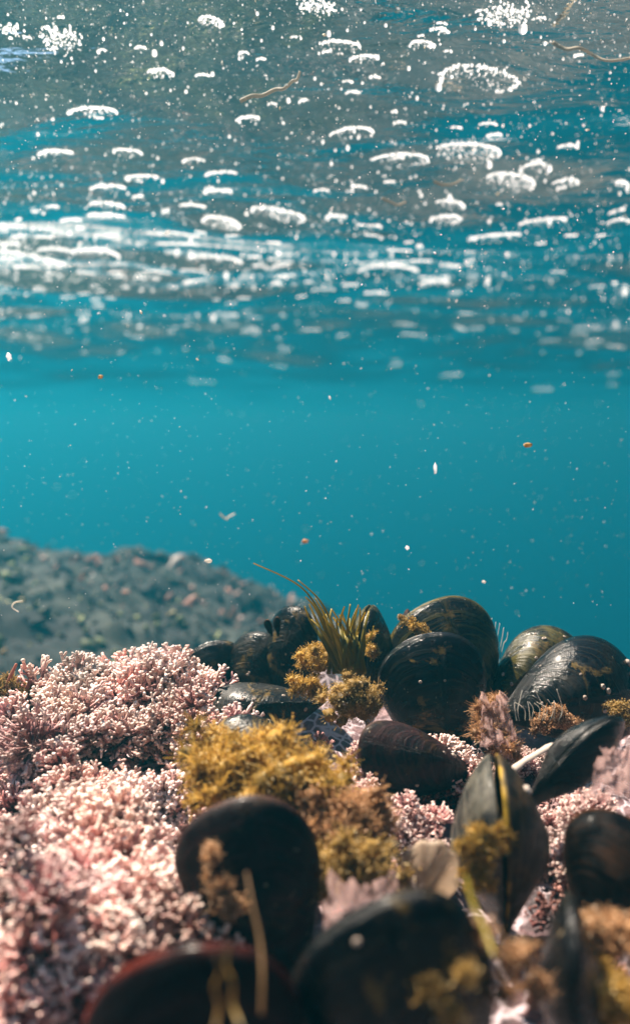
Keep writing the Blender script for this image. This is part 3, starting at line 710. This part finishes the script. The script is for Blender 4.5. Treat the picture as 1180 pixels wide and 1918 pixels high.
def film(name, pts, label, depth_wob=.003, mat='film', seed=0):
    """a crumpled thin sheet between the corner points (px,py,d)"""
    r = np.random.default_rng(seed); n = 26
    a, b, c, d = [P(*q) for q in pts]; V = []; T = []
    base = a
    for i in range(n):
        for j in range(n):
            u, w = i / (n - 1), j / (n - 1)
            p = a * (1 - u) * (1 - w) + b * u * (1 - w) + c * u * w + d * (1 - u) * w
            e = 1 + .25 * float(vnoise(u * 6 + seed, w * 2, 0, seed))
            p = p + np.array([0, 1, 0]) * depth_wob * (float(vnoise(u * 7, w * 5, 1, seed)) + .5 * float(vnoise(u * 17, w * 12, 2, seed)))
            p = p + (c - b) * (.14 * float(vnoise(u * 11, 0, 3, seed))) * w
            p = p + (b - a) * (.10 * float(vnoise(0, w * 9, 5, seed))) * (u - .5)
            V.append(p - base); T.append(.5 + .5 * float(vnoise(u * 25, w * 4, 6, seed)))
    o = obj(name, mkmesh(name, np.array(V), grid_faces(n, n), attrs={'tone': T}), M[mat], loc=tuple(base))
    md = o.modifiers.new('thick', 'SOLIDIFY'); md.thickness = .00015
    return tag(o, label, 'seaweed')
film('filmy_algae', [(590, 1830, .15), (760, 1800, .16), (740, 1640, .178), (620, 1640, .172)], 'translucent pink filmy algae between the brown-black and bottom black mussels', seed=1)
film('filmy_algae', [(1090, 1490, .2), (1230, 1510, .2), (1220, 1390, .22), (1130, 1400, .215)], 'translucent mauve film at the right edge under the slender slanting mussel', seed=2)
film('filmy_algae', [(900, 1400, .25), (975, 1400, .25), (945, 1300, .26), (898, 1305, .26)], 'mauve-grey filmy fan between the broad black and big right edge mussels', seed=3)

# ---------------------------------------------------------------- growth on the far reef: reads as one mass
def far_cover():
    r = np.random.default_rng(31); n = 7500
    x = r.uniform(-1.5, .4, n); y = r.uniform(.6, 1.75, n); z = farrock(x, y)
    s = r.lognormal(-5.35, .45, n); S = np.stack([s * r.uniform(.3, .7, n), s * r.uniform(.3, .7, n), s * r.uniform(.8, 1.6, n)], 1)
    R = rand_rot(n, r) * S[:, None, :]
    patch = (vnoise(x * 4, y * 4, 0, 77) + 1) / 2
    t = np.where(r.random(n) < .72, r.uniform(0, .52, n), np.where(patch > .5, r.uniform(.55, .8, n), r.uniform(.8, 1, n)))
    v, f, tt = scatter(ICO1, R, np.stack([x, y, z + s * .3], 1), t)
    v = v + .0012 * (vnoise(v[:, 0] * 300, v[:, 1] * 300, v[:, 2] * 300)[:, None])
    tag(obj('reef_growth', mkmesh('reef_growth', v, f, attrs={'tone': tt}), M['cover']), 'dim mass of mussels and weed covering the far reef', 'reef growth', kind='stuff')
far_cover()

# ---------------------------------------------------------------- bubbles on the underside of the surface
def raft_mesh(w, dep, bead, arc, fill, tilt, seed, org, px=None):
    """beads set along the near rim (arc share of the turn) and strewn inside; hugs the wavy surface"""
    r = np.random.default_rng(seed); pos, rad = [], []
    per = max(5, int(w * 1.25 / bead * arc * 2.0)); ca, sa = math.cos(tilt), math.sin(tilt)
    wob = r.uniform(0, 6.28); jt = (.35 if arc < .7 else 1.0) if arc < .95 else 3.0
    def put(u, v, q):
        x = u * ca - v * sa; y = u * sa + v * ca
        gx, gy = org[0] + x, org[1] + y
        pos.append((x, y, float(surf(gx, gy)) - org[2] - q * .15)); rad.append(q)
    for i in range(per):
        a = math.pi * 1.5 + (i / (per - 1) - .5) * 2 * math.pi * min(1, arc)
        q = bead * r.uniform(.7, 1.15) * (.42 + .58 * (1 - abs(i / (per - 1) - .5) * 2 * min(1, arc)) ** .6)
        k = 1 + .05 * math.sin(3 * a + wob)
        put(w / 2 * math.cos(a) * k + r.normal(0, bead * jt), dep / 2 * (math.sin(a) * k + .6) + r.normal(0, bead * jt), q)
    nf = int(fill * w * dep / bead ** 2 * .28)
    for _ in range(nf):
        a = r.uniform(0, 6.28); q = math.sqrt(r.random()) * .95; vv_ = math.sin(a) * q
        if r.random() < .45 * (vv_ + 1): continue
        put(w / 2 * math.cos(a) * q, dep / 2 * (vv_ + .6), bead * r.lognormal(-1.1, .45))
    pos = np.array(pos); rad = np.array(rad)
    R = np.eye(3)[None] * rad[:, None, None]
    v, f, t = scatter(CAP1, R, pos); return mkmesh('bubble_raft', v, f)
big = [ # px, py, width px, tilt deg (image), arc share, fill, label
 (110, 65, 66, 0, 1, 2.2, 'ragged bright bubble patch in the upper left'),
 (20, 45, 34, 20, 1, 1.5, 'small ragged bubble patch in the top left corner'),
 (395, 28, 44, -15, .5, 2.0, 'thick slanting bubble bar at the top, left of centre'),
 (302, 118, 48, -15, .5, 1.2, 'hooked bubble arc with loose bubbles hanging below it, upper left'),
 (175, 200, 88, -10, .55, .7, 'long bubble arc with bubbles under it, on the left below the ragged patch'),
 (465, 218, 46, 0, .4, .2, 'short straight bubble bar just below the floating twig'),
 (640, 74, 76, -10, .4, .8, 'bright bubble bar near the top centre, first of the two stacked ones'),
 (682, 105, 52, 4, .5, .8, 'shorter bubble bar just under the bright top centre one'),
 (905, 128, 148, -12, .72, .5, 'large open oval loop of bubbles in the upper right'),
 (950, 12, 78, 0, 1, 2.0, 'ragged bubble patch cut by the top edge, right of centre'),
 (597, 4, 60, 0, 1, 1.5, 'bubble patch cut by the top edge at the centre'),
 (790, 74, 46, 0, .6, 1.5, 'chunky pair of bubble lumps left of the open oval loop'),
 (824, 50, 36, -10, .5, 1.5, 'bubble lump above the chunky pair'),
 (660, 237, 84, 0, .45, .3, 'smooth bubble bar left of the long thin bow'),
 (755, 288, 112, -6, .45, .25, 'long thin bow-shaped bubble arc in the right half'),
 (888, 270, 128, -14, .45, 1.0, 'long slanting bubble arc with a foamy trail beneath it on the right'),
 (965, 325, 96, -14, .5, 1.6, 'foamy slanting bubble band at the end of the long slanting arc'),
 (1063, 332, 50, -5, .5, .8, 'bubble arc below the small bar near the right edge'),
 (1168, 345, 40, -30, .5, .8, 'steeply tilted bubble arc at the right edge'),
 (525, 390, 98, -10, .6, .8, 'wide oval bubble raft in the centre of the surface'),
 (418, 412, 68, -10, .6, 2.2, 'densely filled bubble oval left of the wide central raft'),
 (850, 378, 54, -14, .5, .7, 'bubble arc above a similar flatter one, right of centre'),
 (835, 405, 56, 0, .6, .8, 'flat bubble oval below the slanted arc, right of centre'),
 (1020, 413, 84, 2, .45, .3, 'right half of the S-shaped pair of long bubble arcs over blue water'),
 (922, 441, 92, 6, .45, .4, 'left half of the S-shaped pair of long bubble arcs over blue water'),
 (728, 499, 118, -3, .45, .1, 'long flat bubble bow low in the centre, widest of the lower ones'),
 (815, 526, 52, -4, .5, .4, 'short bubble arc just right below the widest lower bow'),
 (405, 484, 102, -3, .4, .1, 'long thin bubble line left of the widest lower bow'),
 (200, 348, 70, 4, .4, .3, 'bubble bar rising to the right, above two stacked ovals on the left'),
 (202, 382, 60, -10, .5, .8, 'upper of two stacked bubble ovals on the left'),
 (198, 402, 66, -5, .5, 1.5, 'lower of two stacked bubble ovals on the left'),
 (187, 468, 80, -8, .4, .2, 'right one of two joined bubble arcs on the left'),
 (108, 466, 74, -6, .35, .1, 'left one of two joined bubble arcs on the left'),
 (60, 482, 130, -14, .35, .5, 'long descending bubble line starting at the left edge')]
mid = [(190,78,16),(380,137,26),(100,279,62),(237,274,50),(360,296,46),(412,317,58),(260,327,62),(405,354,50),(98,387,28),(130,411,38),(362,385,46),(150,428,18),(35,440,36),(200,438,38),(345,438,60),(335,456,72),(12,456,52),(325,472,28),(485,492,24),(530,477,36),(360,506,42),(367,525,54),(50,500,44),(102,512,30),(158,508,32),(215,509,28),(293,509,46),(660,172,28),(748,229,18),(855,231,20),(915,229,30),(925,246,26),(1065,266,38),(996,309,44),(627,403,40),(600,356,26),(672,343,30),(730,338,18),(703,419,22),(697,439,26),(1160,411,40),(1155,391,26),(748,469,46),(788,488,38),(843,498,36),(880,488,16),(1045,508,24),(1118,535,24),(605,541,42),(705,546,42),(656,533,30),(643,561,20),(676,571,20),(1012,32,22),(580,616,36),(773,626,44),(760,603,40),(873,586,22),(970,593,18),(1055,598,22),(858,606,18),(866,616,20),(892,612,22),(960,619,18),(1030,635,30),(1085,622,28),(1112,636,30),(1107,647,20),(1153,644,32),(525,685,22),(421,674,20),(378,714,48),(845,702,36),(1015,729,36),(1147,699,20),(1147,720,18),(1100,773,46),(740,682,18),(640,626,16),(475,618,24),(435,605,22),(1012,452,16),(1068,440,22),(1124,440,14)]
rr = random.Random(5)
for _ in range(85):                      # the crowded band on the left
    yy = 430 + 230 * rr.random() ** .8; xx = rr.uniform(-10, 560) * (1 if rr.random() < .8 else 1.1)
    mid.append((xx, yy, rr.uniform(7, 36) * (1.1 - (yy - 430) / 300)))
for _ in range(38): mid.append((rr.uniform(0, 1180), rr.uniform(10, 560), rr.uniform(9, 20)))
for i, e in enumerate(big):
    px, py, w, tl_, arc, fill, lab = e; p = on_surf(px, py)
    if p is None: continue
    d = p.dot(FW); wm = w / FPX * d; dep = wm * (.62 if fill < 1.9 else .8)
    el = max(.12, p[2] / d); tl2 = math.atan(math.tan(math.radians(tl_)) / el * .55)
    # image tilt down to the right = farther away on the right
    o = obj('bubble_raft', raft_mesh(wm / math.cos(tl2) ** .5, dep, max(.0005, 2.8 / FPX * d), arc, fill, -tl2, i, p), M['bubble'], loc=tuple(p))
    tag(o, lab, 'bubbles', 'bubble rafts under the water surface')
for i, (px, py, w) in enumerate(mid):
    p = on_surf(px, py)
    if p is None: continue
    d = p.dot(FW); wm = w / FPX * d
    o = obj('bubble_raft', raft_mesh(wm, wm * rr.uniform(.4, .8) * (1 if py < 420 else .5), max(.0004, rr.uniform(2.0, 3.0) * (1 if py < 420 else max(.35, 1 - (py - 420) / 260)) / FPX * d), rr.uniform(.4, .6), rr.uniform(.1, .9), rr.uniform(-.4, .3), 500 + i, p), M['bubble'], loc=tuple(p))
    tag(o, 'small white streak of bubbles among many on the water surface', 'bubbles', 'small bubble streaks under the water surface')

# ---------------------------------------------------------------- specks in the water
def specks():
    r = np.random.default_rng(77); parts = []
    n = 9000; px = r.uniform(-40, 1220, n); py = 1180 * r.random(n) ** 2.7 - 20; d = r.uniform(.14, .5, n) ** 1.0
    keep = []
    pos = np.stack([P(a, b, c) for a, b, c in zip(px, py, d)])
    ok = (pos[:, 2] < surf(pos[:, 0], pos[:, 1]) - .004) & (pos[:, 2] > -.085)
    pos = pos[ok]; d = d[ok]; n = len(pos)
    s = d / FPX * r.lognormal(0, .5, n) * np.where(py[ok] > 600, .42, .62)
    S = np.stack([s, s, s * r.uniform(1, 2.4, n)], 1); R = rand_rot(n, r) * S[:, None, :]
    v, f, t = scatter(OCT, R, pos, r.uniform(0, 1, n))
    tag(obj('suspended_specks', mkmesh('suspended_specks', v, f, smooth=False, attrs={'tone': t}), M['speck']), 'fine pale specks drifting in the water', 'specks', kind='stuff')
    # tiny loose bubbles just under the surface
    n = 2600; px = r.uniform(-30, 1210, n); py = r.uniform(0, 620, n)
    n2 = 5200; px = np.concatenate([px, 1180 * r.random(n2) ** 1.7 - 20]); py = np.concatenate([py, np.clip(r.normal(500, 75, n2), 330, 660)])  # extra fine bubbles, denser on the left, added to imitate silvery haze
    pos = []; dd = []
    for a, b in zip(px, py):
        p = on_surf_fast(a, b)
        if p is not None: pos.append(p); dd.append(p.dot(FW))
    pos = np.array(pos); dd = np.array(dd); n = len(pos)
    rad = dd / FPX * r.lognormal(-.15, .75, n) * np.where(np.arange(n) < 2500, .75, .55); pos[:, 2] -= rad * .2
    v, f, t = scatter(CAP1, np.eye(3)[None] * rad[:, None, None], pos)
    tag(obj('loose_and_haze_bubbles', mkmesh('loose_and_haze_bubbles', v, f), M['bubble']), 'tiny loose bubbles under the water surface, many added to imitate silvery haze', 'bubbles', kind='stuff')
def on_surf_fast(px, py):
    r = ray(px, py)
    if r[2] < .03: return None
    t = .16 / r[2]
    for _ in range(6):
        z = float(surf(r[0] * t, r[1] * t)); t = t * .4 + .6 * z / r[2]
        if t > 4: return None
    return r * t
M['speck'] = mat_tone('speck', [(0, (.75, .68, .52)), (.3, (.9, .9, .88)), (1, (.95, .97, 1))], .5)
specks()
def flake(px, py, d, w, h, mat, label, name='floating_flake', seed=0):
    v, f = ICO2; r = np.random.default_rng(seed); s = w / FPX * d / 2
    vv = v * np.array([s, s * .5, s * h / w]) * (1 + .3 * np.sin(v[:, :1] * 5 + seed) * np.cos(v[:, 2:3] * 4 + seed) + .1 * r.normal(size=(len(v), 1)))
    o = obj(name, mkmesh(name, vv, f, attrs={'tone': r.uniform(.5, 1, len(v))}), M[mat], loc=tuple(P(px, py, d)))
    tag(o, label, 'drifting debris')
flake(988, 834, .25, 16, 9, 'moss', 'largest pale yellow flake drifting in the blue water on the right', seed=1)
flake(391, 1051, .26, 14, 8, 'thread', 'whitish flake drifting above the far reef', seed=2)
flake(763, 1026, .27, 8, 8, 'bubble', 'bright white dot drifting in mid water right of centre', seed=3)
flake(189, 706, .25, 9, 7, 'gold', 'golden speck drifting in the blue band on the left', seed=4)
flake(906, 1090, .24, 8, 5, 'thread', 'pinkish flake drifting above the largest olive mussel', seed=5)
flake(18, 668, .25, 10, 14, 'bubble', 'white bubble drifting near the left edge below the surface', seed=6)
flake(572, 1014, .22, 12, 8, 'rust', 'brownish flake drifting above the green blades', seed=7)
flake(815, 878, .25, 6, 20, 'bubble', 'thin white splinter drifting upright in the blue water', seed=8)
def curl(label, pts, r, mat='thread'): strands('floating_thread', mat, label, 'drifting debris', [pts], r, r * .6)
curl('pale hook-shaped thread drifting over the far reef at the left', [(44, 1126, .26), (28, 1129, .26), (24, 1138, .26), (36, 1146, .26)], .0003)
curl('ghostly curled thread drifting in mid water left of centre', [(412, 962, .2), (424, 972, .2), (428, 968, .2), (440, 962, .2)], .00022)
curl('beige twig floating slantwise under the surface, left of centre at the top', [(450, 190, .36), (490, 178, .36), (525, 167, .355), (550, 150, .35), (560, 134, .35), (556, 126, .35)], .0011, 'tan2')if False else None
M['twig'] = mat_tone('twig', [(0, (.25, .20, .13)), (1, (.42, .36, .27))], .3, glass=.2)
curl('beige twig floating slantwise under the surface, left of centre at the top', [(450, 190, .33), (472, 180, .33), (492, 179, .33), (515, 168, .328), (532, 166, .325), (548, 152, .32), (556, 150, .32), (562, 134, .32)], .0008, 'twig')
curl('brown weed strand floating near the top right corner', [(1035, 80, .36), (1060, 92, .357), (1085, 90, .35), (1112, 104, .35), (1140, 114, .345), (1185, 108, .34)], .0008, 'twig')
curl('faint weed strand at the top, left of the top right corner', [(880, 0, .38), (905, 18, .375), (930, 26, .37), (958, 46, .37), (985, 52, .37)], .0006, 'twig')
curl('small yellowish weed scrap floating under the centre right surface', [(715, 372, .45), (730, 378, .45), (745, 384, .45), (760, 378, .45)], .0009, 'twig')
curl('beige curled weed scrap floating below the long thin bow of bubbles', [(812, 340, .45), (830, 346, .45), (850, 344, .45), (866, 336, .45)], .0009, 'twig')

def dapple_foam():
    """bubble patches added out of view to dapple the sunlight on the near reef"""
    r = np.random.default_rng(61); pos = []; rad = []
    spots = [(r.uniform(-.34, .12), r.uniform(-.05, .33), r.uniform(.006, .015)) for _ in range(44)]
    spots = [q for q in spots if not (-.26 < q[0] < -.12 and .20 < q[1] < .33 and q[2] > .008)]
    spots += [(-.075, .285, .022), (-.045, .27, .02), (-.02, .285, .018), (-.10, .25, .015)]  # larger patches added to shade the lower right of the reef
    for x, y, q in spots:
        for _ in range(int(9e5 * q * q * .55)):
            a = r.uniform(0, 6.28); u = math.sqrt(r.random()) * q * (1 + .35 * math.sin(2 * a + x * 90) + .2 * math.sin(5 * a + y * 80))
            gx, gy = x + u * math.cos(a) * 1.3, y + u * math.sin(a) * .8
            pos.append((gx, gy, float(surf(gx, gy)) - .0003)); rad.append(r.uniform(.0006, .0014))
    v, f, t = scatter(CAP1, np.eye(3)[None] * np.array(rad)[:, None, None], np.array(pos))
    tag(obj('dapple_foam', mkmesh('dapple_foam', v, f), M['bubble']), 'unseen bubble patches added to dapple the sunlight on the near reef', 'dapple_foam', kind='stuff')
dapple_foam()
